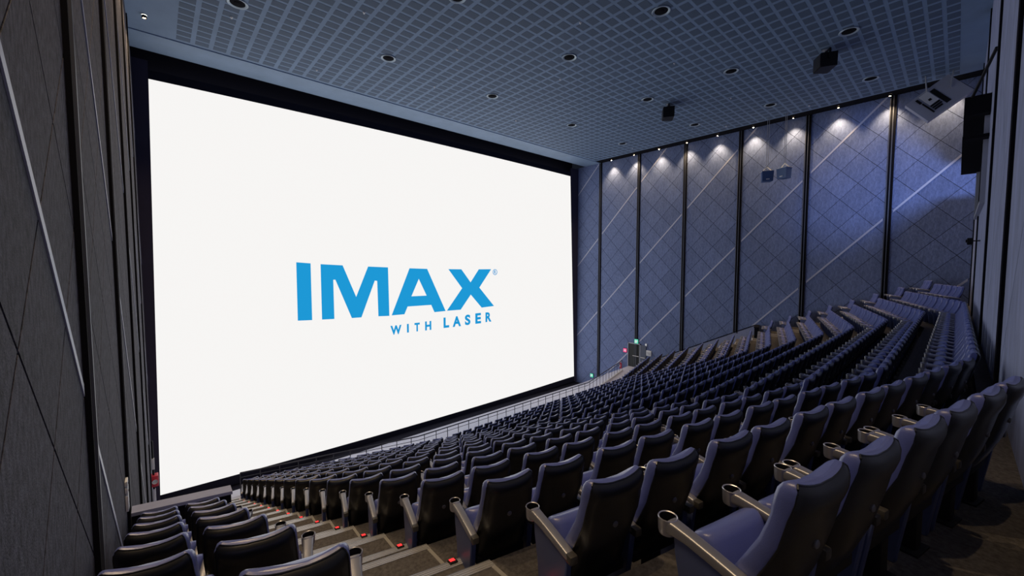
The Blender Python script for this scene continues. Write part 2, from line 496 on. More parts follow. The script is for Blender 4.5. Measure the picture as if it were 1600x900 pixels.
stairs('aisle_stairs', 'carpeted aisle steps between the far seats and the right wall', mir(1.98), mir(0.93), range(0, NROW), False)

# ================================================================== SCREEN
def sag(x): t = (x - 15.6) / 15.9; return 0.30 * (1 - t * t)
def bow(x): t = (x - 15.6) / 15.9; return max(0.0, 1 - t * t)
screen = tag(empty('cinema_screen', (15.7, 26.0, -11.5)), 'huge glowing white cinema screen with a blue logo', 'screen')
inv = Vector((-15.7, -26.0, 11.5))
NSX = 40
top = []; bot = []
for k in range(NSX + 1):
    t = k / NSX
    xt = 0.06 + (31.05 - 0.06) * t; xb = -0.28 + (31.86 + 0.28) * t
    top.append((xt, YS + sag(xt), 8.86 + (0.02 + 0.22 * 1) * bow(xt))); bot.append((xb, YS + sag(xb), -11.43 - 0.34 * bow(xb)))
mb = MB(); v = []
for a, b in zip(top, bot): v += [a, b]
mb.add(v, [(2 * k + 1, 2 * k + 3, 2 * k + 2, 2 * k) for k in range(NSX)], 0, True)
mb.build('screen_surface', 'screen_light', screen, inv, fix=False)
# black masking round the picture
def strip(a, b, name, m='black_velour'):
    mb = MB(); v = []
    for p, q in zip(a, b): v += [p, q]
    n = len(a)
    v2 = [(p[0], p[1] + 0.15, p[2]) for p in v]
    mb.add(v + v2, [(2 * k, 2 * k + 2, 2 * k + 3, 2 * k + 1) for k in range(n - 1)] + [(2 * n + 2 * k, 2 * n + 2 * k + 1, 2 * n + 2 * k + 3, 2 * n + 2 * k + 2) for k in range(n - 1)]
           + [(2 * k, 2 * n + 2 * k, 2 * n + 2 * k + 2, 2 * k + 2) for k in range(n - 1)] + [(2 * k + 1, 2 * k + 3, 2 * n + 2 * k + 3, 2 * n + 2 * k + 1) for k in range(n - 1)], 0, False)
    mb.build(name, m, screen, inv)
f = lambda p, dz: (p[0], p[1] - .02, p[2] + dz)
strip([f(p, 0.42) for p in top], [f(p, 0.0) for p in top], 'top_masking')
strip([f(p, 0.0) for p in bot], [f(p, -0.52) for p in bot], 'bottom_masking')
strip([(XL + .04, YS - .02, 9.7), (top[0][0], YS - .02, 9.7)], [(XL + .04, YS - .02, -12.0), (bot[0][0], YS - .02, -12.0)], 'side_masking', 'side_velour')
strip([(top[-1][0], YS - .02, 9.7), (XR - .04, YS - .02, 9.7)], [(bot[-1][0], YS - .02, -12.0), (XR - .04, YS - .02, -12.0)], 'side_masking', 'side_velour')

# lettering on the screen, outlines in metres on the screen plane
LETTERS = [('I', [(6.21, 0.2), (7.0, 0.14), (7.0, -3.33), (6.2, -3.29)], None), ('M', [(7.57, 0.09), (8.9, 0.02), (9.72, -2.05), (10.56, -0.06), (11.96, -0.12), (12.0, -3.5), (11.21, -3.46), (11.17, -1.04), (11.0, -1.01), (10.04, -3.43), (9.41, -3.42), (8.43, -0.89), (8.3, -0.89), (8.31, -3.38), (7.57, -3.35)], None), ('A', [(13.59, -0.19), (15.02, -0.24), (16.59, -3.51), (15.6, -3.52), (15.33, -2.95), (13.4, -2.94), (13.14, -3.48), (12.17, -3.48)], [(14.32, -0.97), (14.95, -2.23), (13.71, -2.22)]), ('X', [(16.87, -0.27), (18.08, -0.29), (18.97, -1.35), (19.8, -0.3), (21.09, -0.3), (19.85, -1.81), (21.39, -3.44), (20.08, -3.49), (18.98, -2.35), (17.99, -3.51), (16.7, -3.5), (18.14, -1.8)], None)]
def glyph(name, outline, hole=None):
    mb = MB()
    if hole is None:
        bm = bmesh.new()
        vs = [bm.verts.new((x, YS + sag(x) - 0.03, z)) for x, z in outline]
        es = [bm.edges.new((vs[k - 1], vs[k])) for k in range(len(vs))]
    else:
        bm = bmesh.new(); es = []
        for loop in (outline, hole):
            vs = [bm.verts.new((x, YS + sag(x) - 0.03, z)) for x, z in loop]
            es += [bm.edges.new((vs[k - 1], vs[k])) for k in range(len(vs))]
    bmesh.ops.triangle_fill(bm, use_beauty=True, use_dissolve=False, edges=es)
    me = bpy.data.meshes.new(name); bm.to_mesh(me); bm.free(); me.materials.append(MATS['logo_blue'])
    link(name, me, screen, inv)
for nm, outline, hole in LETTERS: glyph('logo_letter', outline, hole)
def text_mesh(ch, size, offset=0.0):
    cu = bpy.data.curves.new('glyph', 'FONT'); cu.body = ch; cu.size = size; cu.offset = offset; cu.resolution_u = 6
    ob = bpy.data.objects.new('glyph', cu); COL.objects.link(ob)
    dg = bpy.context.evaluated_depsgraph_get()
    me = bpy.data.meshes.new_from_object(ob.evaluated_get(dg))
    bpy.data.objects.remove(ob); bpy.data.curves.remove(cu)
    return me
def put_text(ch, x0, x1, z0, z1, offset):
    me = text_mesh(ch, 1.0, offset)
    xs = [v.co.x for v in me.vertices]; zs = [v.co.y for v in me.vertices]
    for v in me.vertices:
        x = x0 + (v.co.x - min(xs)) / max(1e-6, max(xs) - min(xs)) * (x1 - x0); z = z0 + (v.co.y - min(zs)) / (max(zs) - min(zs)) * (z1 - z0)
        v.co = (x, YS + sag(x) - .03, z)
    me.materials.clear(); me.materials.append(MATS['logo_blue'])
    link('logo_letter', me, screen, inv)
for ch, x0, x1, z0, z1 in [('W', 12.06, 12.9, -4.86, -4.21), ('I', 13.32, 13.47, -4.83, -4.2), ('T', 13.92, 14.35, -4.83, -4.19), ('H', 14.79, 15.32, -4.84, -4.16), ('L', 16.39, 16.9, -4.82, -4.01), ('A', 17.22, 18.01, -4.83, -4.0), ('S', 18.39, 18.93, -4.81, -3.96), ('E', 19.42, 20.01, -4.79, -3.92), ('R', 20.47, 21.11, -4.75, -3.93)]: put_text(ch, x0, x1, z0, z1, 0.045 if ch != 'I' else 0.03)
mb = MB(); RC, RR = (21.51, -0.55), 0.25
ra = [(RC[0] + RR * math.cos(2 * math.pi * k / 28), RC[1] + RR * math.sin(2 * math.pi * k / 28)) for k in range(28)]
rb = [(RC[0] + RR * .78 * math.cos(2 * math.pi * k / 28), RC[1] + RR * .78 * math.sin(2 * math.pi * k / 28)) for k in range(28)]
mb.loft([[(x, YS + sag(x) - .03, z) for x, z in ra], [(x, YS + sag(x) - .03, z) for x, z in rb]], 0, False, True, False)
mb.build('registered_mark', 'logo_blue', screen, inv, fix=False)
put_text('R', RC[0] - RR * .40, RC[0] + RR * .45, RC[1] - RR * .55, RC[1] + RR * .55, 0.03)

# ================================================================== SEATS
def superring(z, cy, d, wd, n, wing=0.0, dip=0.0, e=3.2):
    pts = []
    for q in range(n):
        t = 2 * math.pi * (q + 0.5) / n
        c, s_ = math.cos(t), math.sin(t)
        x = wd * math.copysign(abs(c) ** (2 / e), c); y = d * math.copysign(abs(s_) ** (2 / e), s_)
        u = x / max(wd, 1e-6)
        y = y + cy + wing * abs(u) ** 4 + 0.02 * (u * u) * (1 if s_ > 0 else 0.4)
        pts.append((x, y, z + dip * (u * u - 0.4)))
    return pts
BACK = [(0.33, 0.000, .056, .236, .00, 0), (0.40, -.020, .074, .248, .02, 0), (0.50, -.050, .084, .252, .05, 0), (0.60, -.085, .086, .253, .045, 0), (0.70, -.116, .080, .250, .02, 0), (0.80, -.146, .070, .246, 0, 0),
        (0.88, -.170, .062, .242, 0, .014), (0.925, -.182, .059, .238, 0, .026), (0.965, -.190, .068, .236, 0, .028), (1.01, -.200, .072, .234, 0, .028), (1.05, -.207, .067, .230, 0, .030), (1.075, -.211, .050, .220, 0, .030), (1.087, -.213, .028, .205, 0, .030), (1.091, -.214, .006, .187, 0, .030)]
def seat_parts(n=28):
    """name -> (MB, material list)"""
    out = {}
    rings = [superring(z, cy, d, wd, n, wing, dip) for (z, cy, d, wd, wing, dip) in BACK]
    # rear shell = points on the rear arc, cushion = the rest
    rear = [q for q in range(n) if math.sin(2 * math.pi * (q + 0.5) / n) < -0.12]
    a, b = rear[0], rear[-1]
    shell = MB(); shell.loft([[r[q] for q in range(a, b + 1)] for r in rings[:-1]], 0, False, False)
    top_r = [r[a:b + 1] for r in rings]
    front_idx = list(range(b, n)) + list(range(0, a + 1))
    cush = MB(); cush.loft([[r[q] for q in front_idx] for r in rings], 0, False, False)
    # roll of front leather over the top of the shell
    cush.loft([rings[-2][a:b + 1], rings[-1][a:b + 1]], 0, False, False)
    cush.poly(rings[-1]); cush.poly(rings[0][::-1])
    out['backrest'] = (cush, ['leather_blue'])
    out['back_shell'] = (shell, ['leather_black'])
    pip = MB()
    for q in (a, b): pip.tube([r[q] for r in rings[:-1]], 0.005, 6)
    pip.tube([rings[-2][q] for q in range(a, b + 1)], 0.005, 6)
    out['piping'] = (pip, ['leather_black'])
    em = MB(); zz, yy = 0.77, -0.137 - 0.073
    em.lathe([(0.0, -.010), (0.016, -.010), (0.021, -.006), (0.022, .006)], (0, yy, zz), 14, 0, 'y')
    out['emblem'] = (em, ['emblem'])
    # tipped-up cushion
    cu = MB(); rs = []
    L_, ang = 0.36, R(66)
    for k, (t, dd, ww) in enumerate([(0.0, .02, .19), (0.02, .055, .225), (0.08, .070, .238), (0.5, .075, .240), (0.85, .076, .240), (0.95, .066, .236), (0.99, .045, .225), (1.0, .012, .20)]):
        ring = superring(0, 0, dd, ww, n, 0, 0, 3.5)
        cy = 0.06 + t * L_ * math.cos(ang); cz = 0.315 + t * L_ * math.sin(ang)
        rs.append([(p[0], cy + p[1] * math.sin(ang), cz - p[1] * math.cos(ang)) for p in ring])
    cu.loft(rs, 0, True)
    out['seat_cushion'] = (cu, ['leather_blue'])
    fr = MB(); fr.bbox(-.235, .235, -.055, .055, .27, .345, .012); fr.bbox(-.05, .05, -.06, .05, 0, .28, .01); fr.bbox(-.11, .11, -.09, .12, 0, .018, .006)
    out['seat_frame'] = (fr, ['seat_frame'])
    return out
def arm_parts(n=18):
    out = {}
    arm = MB()
    rs = []
    for (y, hw, z1, h) in [(-.135, .020, .585, .02), (-.13, .030, .597, .045), (-.06, .034, .612, .055), (.08, .036, .632, .058), (.22, .037, .648, .060), (.30, .040, .655, .068), (.34, .044, .657, .078)]:
        ring = []
        for q in range(n):
            t = 2 * math.pi * (q + .5) / n
            c, s_ = math.cos(t), math.sin(t)
            ring.append((hw * math.copysign(abs(c) ** .5, c), y, z1 - h / 2 + h / 2 * math.copysign(abs(s_) ** .5, s_)))
        rs.append(ring)
    arm.loft(rs, 0, True)
    out['armrest'] = (arm, ['arm_plastic'])
    cup_ = MB()
    cup_.lathe([(.045, -.085), (.049, -.07), (.051, -.01), (.053, .004), (.050, .008), (.045, .004)], (0, .365, .652), n + 4)
    out['cup_holder'] = (cup_, ['cup_metal'])
    inn = MB()
    inn.lathe([(.045, .004), (.043, -.01), (.040, -.078), (0.002, -.08)], (0, .365, .652), n + 4)
    inn.lathe([(0.002, -.086), (.045, -.085)], (0, .365, .652), n + 4)
    out['cup_liner'] = (inn, ['cup_dark'])
    cap = MB(); cap.bbox(-.031, .031, -.150, -.085, .545, .604, .014)
    out['arm_cap'] = (cap, ['arm_cap'])
    pan = MB()
    prof = [(-.10, .565), (.31, .600), (.30, .50), (.255, .30), (.235, .06), (.235, 0.0), (-.03, 0.0), (-.035, .06), (-.075, .35)]
    k = len(prof); tk = .026
    bm = bmesh.new()
    vs = [bm.verts.new((-tk, y, z)) for y, z in prof]; f_ = bm.faces.new(vs)
    r = bmesh.ops.extrude_face_region(bm, geom=[f_])
    for v in r['geom']:
        if isinstance(v, bmesh.types.BMVert): v.co.x = tk
    bmesh.ops.recalc_face_normals(bm, faces=bm.faces[:])
    bmesh.ops.bevel(bm, geom=bm.edges[:], offset=.008, segments=1, affect='EDGES')
    bm.verts.index_update()
    pan.add([v.co[:] for v in bm.verts], [[v.index for v in f.verts] for f in bm.faces], 0, True); bm.free()
    out['side_panel'] = (pan, ['seat_panel'])
    return out
SEATM = {k: m.mesh(k, ml) for k, (m, ml) in seat_parts(28).items()}
ARMM = {k: m.mesh(k, ml) for k, (m, ml) in arm_parts(18).items()}

PAIR, INPAIR, HALF = 1.235, 0.565, 0.2825
def add_arm(root, x):
    a = link('armrest', ARMM['armrest'], root, (x, 0, 0))
    c = link('cup_holder', ARMM['cup_holder'], a)
    link('cup_liner', ARMM['cup_liner'], a)
    link('arm_cap', ARMM['arm_cap'], a)
    link('side_panel', ARMM['side_panel'], root, (x, 0, 0))
def make_seat(loc, rz, arms):
    root = empty('cinema_chair', loc, rz)
    br = link('backrest', SEATM['backrest'], root)
    link('piping', SEATM['piping'], br)
    bs = link('back_shell', SEATM['back_shell'], root)
    link('emblem', SEATM['emblem'], bs)
    link('seat_cushion', SEATM['seat_cushion'], root)
    link('seat_frame', SEATM['seat_frame'], root)
    for x in arms: add_arm(root, x)
    return root

ORD = ['first', 'second', 'third', 'fourth', 'fifth', 'sixth', 'seventh', 'eighth', 'ninth', 'tenth', 'eleventh', 'twelfth', 'thirteenth', 'fourteenth', 'fifteenth', 'sixteenth', 'seventeenth', 'eighteenth', 'nineteenth', 'twentieth']
def ordinal(n):
    if n < 20: return ORD[n]
    return {20: 'twenty-first', 21: 'twenty-second', 22: 'twenty-third', 23: 'twenty-fourth', 24: 'twenty-fifth', 25: 'twenty-sixth', 26: 'twenty-seventh', 27: 'twenty-eighth', 28: 'twenty-ninth'}.get(n, str(n + 1) + 'th')
SEATS = []      # (x, y, z, rz, arms, label, group)
LEN = math.hypot(1, SLOPE)
def add_line(i, x0, dirx, npairs, rz, flip, start, where, PAIR=PAIR):
    """pairs along a straight run beginning with an arm at x0"""
    ux, uy = (dirx[0], dirx[1])
    y0 = rowy(i, x0)
    for p in range(npairs):
        for s in range(2):
            d = p * PAIR + 0.03 + HALF + s * INPAIR
            x, y = x0 + ux * d, y0 + uy * d
            # origin lies behind the cup holder line
            fx, fy = -math.sin(rz), math.cos(rz)
            arms = [-HALF, HALF] if s == 0 else [HALF]
            n = start + p * 2 + s
            SEATS.append((x - fx * .365, y - fy * .365, floor_z(i), rz, arms, where(n), i))
def rowname(i):
    return 'last row' if i == 0 else ('%s row from back' % ORD[i])
for i in range(NROW):
    ang = math.atan(SLOPE)
    dl = (1 / LEN, -SLOPE / LEN)
    lab = lambda n: 'dark blue leather seat, %s from the near aisle, %s' % (ordinal(n), rowname(i))
    labm = lambda n: 'leather seat in the middle bank, %s past the near bend, %s' % (ordinal(n), rowname(i))
    np_ = 3 if i == 0 else 6
    add_line(i, XA - .04, dl, np_, -ang, False, 0, lab)
    if i > 0:
        add_line(i, XCOR + .14, (1, 0), 11, 0.0, False, 0, labm, 1.21)
    angr = math.atan(SLOPE_R); dr = (math.cos(angr), math.sin(angr))
    xr0 = mir(XA - .04) - dr[0] * PAIR * np_
    labr = lambda n: 'dark blue leather seat, %s from the far right aisle, %s' % (ordinal(2 * np_ - 1 - n), rowname(i))
    add_line(i, xr0, (dr[0], dr[1]), np_, angr, False, 0, labr)
    if i <= 7:
        # two seats between aisle and side wall
        a2 = R(16)
        if i >= 1:
            dx = (math.cos(a2), -math.sin(a2))
            xe, ye = 0.86, cup(i)[0] + 0.41
            for s in range(2):
                d = (1.5 - s) * -INPAIR + 0.0
                x, y = xe + dx[0] * d, ye + dx[1] * d
                fx, fy = math.sin(a2), math.cos(a2)
                SEATS.append((x - fx * .365, y - fy * .365, floor_z(i), -a2, [-HALF, HALF] if s == 0 else [HALF],
                              'dark leather seat %s in the left pair, %s' % (('against the left wall' if s == 0 else 'beside the near aisle'), rowname(i)), i))
        xe, ye = mir(0.86), cup(i)[0] + 0.41
        for s in range(2):
            d = (0.5 + s) * INPAIR
            x, y = xe + math.cos(a2) * d, ye + math.sin(a2) * d
            fx, fy = -math.sin(a2), math.cos(a2)
            SEATS.append((x - fx * .365, y - fy * .365, floor_z(i) + (.12 if i < 8 else 0), a2, [-HALF, HALF] if s == 0 else [HALF],
                          'dark blue leather seat %s in the far right pair, %s' % (('beside the aisle' if s == 0 else 'against the right wall'), rowname(i)), i))

def seat_rank(s):
    px, py, d = project((s[0], s[1], s[2] + 0.9))
    inside = -40 < px < 1640 and -40 < py < 960
    return (0 if inside else 1, math.dist((s[0], s[1], s[2] + .9), (0, 0, 0)))
SEATS.sort(key=seat_rank)
seen = [s for s in SEATS if seat_rank(s)[0] == 0]
for s in seen[:300]:
    o = make_seat((s[0], s[1], s[2]), s[3], s[4])
    tag(o, s[5], 'chair', 'cinema seats in raked rows')
# the several hundred farther seats: one mesh
lo_seat, lo_arm = seat_parts(14), arm_parts(10)
def flat(parts, skip=()):
    """numpy vertices, faces, material names"""
    V = []; F = []; M = []; S = []
    for k, (m, ml) in parts.items():
        if k in skip: continue
        o = len(V); V += m.v
        for f_, mi, sm in zip(m.f, m.m, m.sm): F.append(tuple(o + q for q in f_)); M.append(ml[mi]); S.append(sm)
    return np.array(V), F, M, S
bv, bf, bmt, bs_ = flat(lo_seat, ('piping', 'emblem'))
av, af, amt, as_ = flat(lo_arm, ('arm_cap',))
names = sorted(set(bmt + amt)); midx = {n: k for k, n in enumerate(names)}
def merge(lst, name, label, group=None):
    V = []; LV = []; LS = []; LT = []; MI = []; SM = []; base = 0; loop = 0
    def put(v, f_, mt_, sm_, x, y, z, rz, ax):
        nonlocal base, loop
        c, s_ = math.cos(rz), math.sin(rz)
        p = v.copy(); p[:, 0] += ax
        q = np.empty_like(p); q[:, 0] = c * p[:, 0] - s_ * p[:, 1] + x; q[:, 1] = s_ * p[:, 0] + c * p[:, 1] + y; q[:, 2] = p[:, 2] + z
        V.append(q)
        for ff, m_, s2 in zip(f_, mt_, sm_):
            LS.append(loop); LT.append(len(ff)); loop += len(ff); LV.extend([base + k for k in ff]); MI.append(midx[m_]); SM.append(s2)
        base += len(v)
    for (x, y, z, rz, arms, lb, i) in lst:
        put(bv, bf, bmt, bs_, x, y, z, rz, 0)
        for ax in arms: put(av, af, amt, as_, x, y, z, rz, ax)
    V = np.concatenate(V)
    me = bpy.data.meshes.new(name)
    me.vertices.add(len(V)); me.vertices.foreach_set('co', V.astype(np.float32).ravel())
    me.loops.add(len(LV)); me.loops.foreach_set('vertex_index', np.array(LV, np.int32))
    me.polygons.add(len(LS)); me.polygons.foreach_set('loop_start', np.array(LS, np.int32)); me.polygons.foreach_set('loop_total', np.array(LT, np.int32))
    for n in names: me.materials.append(MATS[n])
    me.polygons.foreach_set('material_index', np.array(MI, np.int32)); me.polygons.foreach_set('use_smooth', np.array(SM))
    me.update(calc_edges=True); me.validate()
    o = link(name, me); o['kind'] = 'stuff'; o['label'] = label; o['category'] = 'seats'
    return o
merge(seen[300:], 'cinema_chairs', 'many more dark blue cinema seats in the farther rows towards the screen')

# ================================================================== PARAPETS, RAILS
def parapet(label, flip):
    fx = (lambda x: mir(x)) if flip else (lambda x: x)
    root = tag(empty('parapet', (fx(0.2), 9.25, -5.3)), label, 'parapet', )
    iv = Vector((-fx(0.2), -9.25, 5.3))
    def quad(x0, x1, t0, t1): return [(fx(x), 9.02 + SLOPE * (0.90 - x) + t) for x, t in ((x0, t0), (x1, t0), (x1, t1), (x0, t1))]
    xw = XL + .07 if not flip else -.44
    q = quad(xw, 0.90, 0, .22)
    mb = MB(); mb.hexa([(*p, floor_z(8) - .05) for p in q], [(*p, -4.33) for p in q]); mb.build('parapet_wall', 'channel_black', root, iv)
    q = quad(xw, 0.92, -.03, .25)
    mb = MB(); mb.hexa([(*p, -4.33) for p in q], [(*p, -4.27) for p in q]); mb.build('capping', 'dado_paint' if not flip else 'channel_black', root, iv)
parapet('low dark parapet with a pale capping in front of the left seats', False)
parapet('low black parapet beside the far right wall', True)

def railing(label, x0, x1, zr, ytr, step=0.66, h=0.95):
    root = tag(empty('guard_rail', (x0, ytr(x0), zr)), label, 'railing')
    iv = Vector((-x0, -ytr(x0), -zr))
    xs = sorted([x0, x1] + [x for x in (XCOR, mir(XCOR)) if x0 < x < x1])
    for nm, hh, rr in (('top_rail', h, .030), ('middle_rail', h * .80, .014)):
        mb = MB(); mb.tube([(x, ytr(x), zr + hh) for x in xs], rr, 8); mb.build(nm, 'rail_metal', root, iv)
    n = int((x1 - x0) / step)
    mb = MB(); band(mb, xs, lambda x: ytr(x) - .07, lambda x: ytr(x) + .07, zr + .14, zr); mb.build('kerb', 'white_paint', root, iv)
    for k in range(n + 1):
        x = x0 + (x1 - x0) * k / n
        mb = MB(); mb.tube([(x, ytr(x), zr), (x, ytr(x), zr + h)], .018, 6); mb.build('post', 'rail_metal', root, iv)
yr = lambda x: rowy(NROW - 1, x) + EDGE + 1.68
railing('long thin dark guard rail running in front of the lowest seats', 2.2, 30.2, ZLAND, yr)

# ================================================================== CEILING FITTINGS
def downlight(x, y, label):
    root = tag(empty('ceiling_downlight', (x, y, ZCEIL)), label, 'light', 'unlit round downlights in the ceiling')
    mb = MB(); mb.lathe([(.34, .0), (.35, -.02), (.335, -.04), (.30, -.035), (.25, -.010)], (0, 0, 0), 28); mb.build('trim_ring', 'ring_metal', root)
    mb = MB(); mb.lathe([(.25, -.014), (.20, -.018), (.002, -.018)], (0, 0, 0), 28); mb.build('reflector', 'channel_black', root)
    mb = MB(); mb.lathe([(.12, -.018), (.11, -.030), (.05, -.036), (.002, -.037)], (0, 0, 0), 20); mb.build('lamp', 'channel_black', root)
DX = [2.65, 8.6, 14.95, 22.1, 28.45]; DY = [18.43, 12.65, 8.05, 3.45]
col_n = ['first', 'second', 'third', 'fourth', 'fifth']; row_n = ['nearest the screen', 'second from the screen', 'third from the screen', 'nearest the rear']
for a, x in enumerate(DX):
    for b, y in enumerate(DY):
        px, py, d = project((x, y, ZCEIL))
        if not (-20 < px < 1620 and -25 < py < 900): continue
        downlight(x, y, 'unlit round downlight, %s column from the left wall, row %s' % (col_n[a], row_n[b]))

LY = [21.75, 19.42, 17.07, 14.72, 12.40, 10.0, 7.64, 5.30, 2.98, 0.65]
def wall_lamp(x, y, label):
    root = tag(empty('wall_washer_lamp', (x, y, ZCEIL - .02)), label, 'lamp', 'warm lamps along the side walls')
    mb = MB(); mb.lathe([(.075, .0), (.08, -.10), (.07, -.11), (.055, -.105), (.05, -.06)], (0, 0, 0), 18); mb.build('housing', 'black_metal', root)
    mb = MB(); mb.lathe([(.05, -.075), (.04, -.10), (.02, -.112), (.001, -.115)], (0, 0, 0), 14); mb.build('bulb', 'lamp_bulb', root)
    ld = bpy.data.lights.new('lamp_light', 'SPOT'); ld.energy = LAMP_WATT; ld.color = (1.0, 0.72, 0.40)
    ld.spot_size = R(88); ld.spot_blend = 0.8; ld.shadow_soft_size = 0.07
    lo = link('lamp_light', ld, root, (0, 0, -.14))
for n, y in enumerate(LY):
    wall_lamp(31.8, y, 'glowing warm lamp high on the right wall, %s from the screen' % ORD[n])
    wall_lamp(0.02, y, 'glowing warm lamp high on the left wall, %s from the screen' % ORD[n])
# dark slot over the lamps on the right
mb = MB(); mb.box(31.35, XR, YB, YCE - .1, ZCEIL - .012, ZCEIL + .01); struct(mb.build('trim_3', 'channel_black'), 'dark slot in the ceiling along the right wall')

def ceiling_speaker(x, y, z, label):
    root = tag(empty('ceiling_speaker', (x, y, z), 0), label, 'speaker')
    mb = MB(); ring = [(-.42, -.32), (.42, -.32), (.34, .28), (-.34, .28)]
    mb.hexa([(p[0], p[1], -.64) for p in ring], [(p[0], p[1] * 1.05, -.02) for p in ring]); cab = mb.build('cabinet', 'black_metal', root)
    mb = MB(); mb.bbox(-.32, .32, .285, .315, -.60, -.06, .012); mb.build('grille', 'cup_dark', root)
    mb = MB(); mb.box(-.47, -.44, -.04, .04, -.32, .10); mb.box(.44, .47, -.04, .04, -.32, .10); mb.box(-.47, .47, -.04, .04, .08, .12); mb.build('yoke', 'black_metal', root)
    mb = MB(); mb.tube([(0, 0, .10), (0, 0, ZCEIL - z)], .035, 10); mb.lathe([(.12, ZCEIL - z), (.12, ZCEIL - z - .03), (.03, ZCEIL - z - .03)], (0, 0, 0), 14); mb.build('hanger', 'steel', root)
    root.rotation_euler = (0, 0, R(35))
ceiling_speaker(23.2, 4.45, ZCEIL - .24, 'black speaker hanging from the ceiling near the rear')
ceiling_speaker(23.7, 12.2, ZCEIL - .24, 'black speaker hanging from the middle of the ceiling')

# pair of blue speakers hanging by rods before the right wall
def hung_speaker(x, y, z, rz, label):
    root = tag(empty('surround_speaker', (x, y, z), rz), label, 'speaker', 'pair of hung speakers')
    mb = MB(); ring = [(-.34, -.28), (.34, -.28), (.28, .28), (-.28, .28)]
    mb.hexa([(p[0] * .92, p[1] * .9, -.36) for p in ring], [(p[0], p[1], .30) for p in ring]); mb.build('cabinet', 'speaker_blue', root)
    mb = MB(); mb.bbox(-.345, .345, -.285, .285, .30, .33, .01); mb.build('top_plate', 'white_paint', root)
    mb = MB(); mb.bbox(-.10, .10, -.290, -.262, -.26, -.20, .004); mb.build('badge', 'white_paint', root)
    mb = MB()
    for sx in (-.3, .3): mb.tube([(sx, 0, .33), (0, 0, .62)], .028, 6)
    mb.build('bracket', 'white_paint', root)
    mb = MB()
    for sx in (-.05, .05): mb.tube([(sx, 0, .60), (sx, 0, ZCEIL - z - .005)], .014, 6)
    mb.build('rod', 'steel', root)
hung_speaker(30.6, 8.72, 5.95, R(-60), 'left of two blue speakers hung on rods before the right wall')
hung_speaker(30.6, 7.72, 6.0, R(-115), 'right of two blue speakers hung on rods before the right wall')

# big tilted grey cabinet in the rear corner
root = tag(empty('corner_loudspeaker', (30.3, 1.02, 8.62), rot=(0, 0, 0)), 'large tilted grey loudspeaker hung in the rear right corner', 'speaker')
def tilt_box(x0, x1, a0, a1, b0, b1):
    # local frame: a along the upper edge, b down across the face, seen face-on from the auditorium
    ea = Vector((0.18, -0.76, 0.62)).normalized(); n_ = Vector((-0.86, 0.42, -0.28)).normalized(); n_ = (n_ - ea * n_.dot(ea)).normalized(); eb = ea.cross(n_).normalized()
    if eb.z > 0: eb = -eb
    def q(a, b, d): p = ea * a + eb * b + n_ * d; return (p.x, p.y, p.z)
    return [q(a0, b0, x0), q(a1, b0, x0), q(a1, b1, x0), q(a0, b1, x0)], [q(a0, b0, x1), q(a1, b0, x1), q(a1, b1, x1), q(a0, b1, x1)]
def tb(name, m, *a):
    mb = MB(); mb.hexa(*tilt_box(*a)); return mb.build(name, m, root)
tb('cabinet', 'grey_cabinet', -.30, 0, -.98, .98, -.70, .70)
tb('horn', 'black_metal', 0, .02, .02, .22, -.52, .48)
tb('driver_plate', 'white_paint', 0, .03, -.42, -.02, -.60, .10)
for k, (a0, a1, b0, b1) in enumerate([(-.62, -.52, -.55, -.25), (-.58, -.52, -.2, .5), (-.45, -.05, .12, .20), (-.45, -.05, .24, .32), (-.45, -.10, .36, .44), (-.30, -.18, -.22, -.10)]):
    tb('bracket_plate', 'black_metal', 0, .04, a0, a1, b0, b1)
mb = MB()
for dx, dy in ((-.3, .7), (.3, -.7)):
    mb.tube([(dx * .2, dy * .6, .4), (dx * .3, dy * .7, ZCEIL - 8.62)], .03, 8)
mb.build('hanger', 'steel', root)

# sprinkler heads
SP = [(2.6, 19.6), (6.4, 21.9), (6.4, 15.8), (10.6, 15.6), (11.8, 19.6), (13.2, 10.6), (16.3, 14.4), (18.6, 20.4), (19.2, 9.6), (24.6, 16.3), (25.6, 9.3), (30.2, 18.6), (30.4, 11.3), (30.4, 6.5), (30.4, 15.0)]
for n, (x, y) in enumerate(sorted(SP, key=lambda p: -p[1])):
    root = tag(empty('sprinkler_head', (x, y, ZCEIL)), 'tiny white ceiling sprinkler head, %s nearest the screen' % ORD[n], 'sprinkler', 'sprinkler heads')
    mb = MB(); mb.lathe([(.05, 0), (.05, -.02), (.012, -.025)], (0, 0, 0), 12); mb.build('escutcheon', 'white_paint', root)
    mb = MB(); mb.lathe([(.012, -.02), (.012, -.06), (.03, -.065), (.001, -.07)], (0, 0, 0), 10); mb.build('deflector', 'steel', root)

# ================================================================== REAR WALL FITTINGS
root = tag(empty('projection_window', (22.6, YB, 3.3)), 'projection booth window with a deep pale surround on the rear wall', 'window')
iv = Vector((-22.6, -YB, -3.3))
X0, X1 = 19.4, 26.0
mb = MB(); mb.box(X0, X0 + .10, YB + .01, YB + .14, 2.05, 4.66); mb.build('jamb', 'grey_cabinet', root, iv)
mb = MB(); mb.box(X1 - .10, X1, YB + .01, YB + .14, 2.05, 4.66); mb.build('jamb', 'grey_cabinet', root, iv)
mb = MB(); mb.box(X0, X1, YB + .01, YB + .14, 1.95, 2.05); mb.build('sill', 'grey_cabinet', root, iv)
mb = MB(); mb.box(X0 + .1, X1 - .1, YB + .03, YB + .05, 2.05, 4.62); mb.build('glass', 'port_glass', root, iv)
mb = MB(); mb.box(19.0, 26.2, YB + .01, 0.06, 4.66, 5.22); mb.build('hood', 'channel_black', root, iv)
mb = MB(); mb.box(19.0, 26.2, YB + .01, 0.06, 3.93, 4.03); mb.build('added_spill_blocker', 'channel_black', root, iv)  # added shelf, trims the lower edge of the projector's blue spill
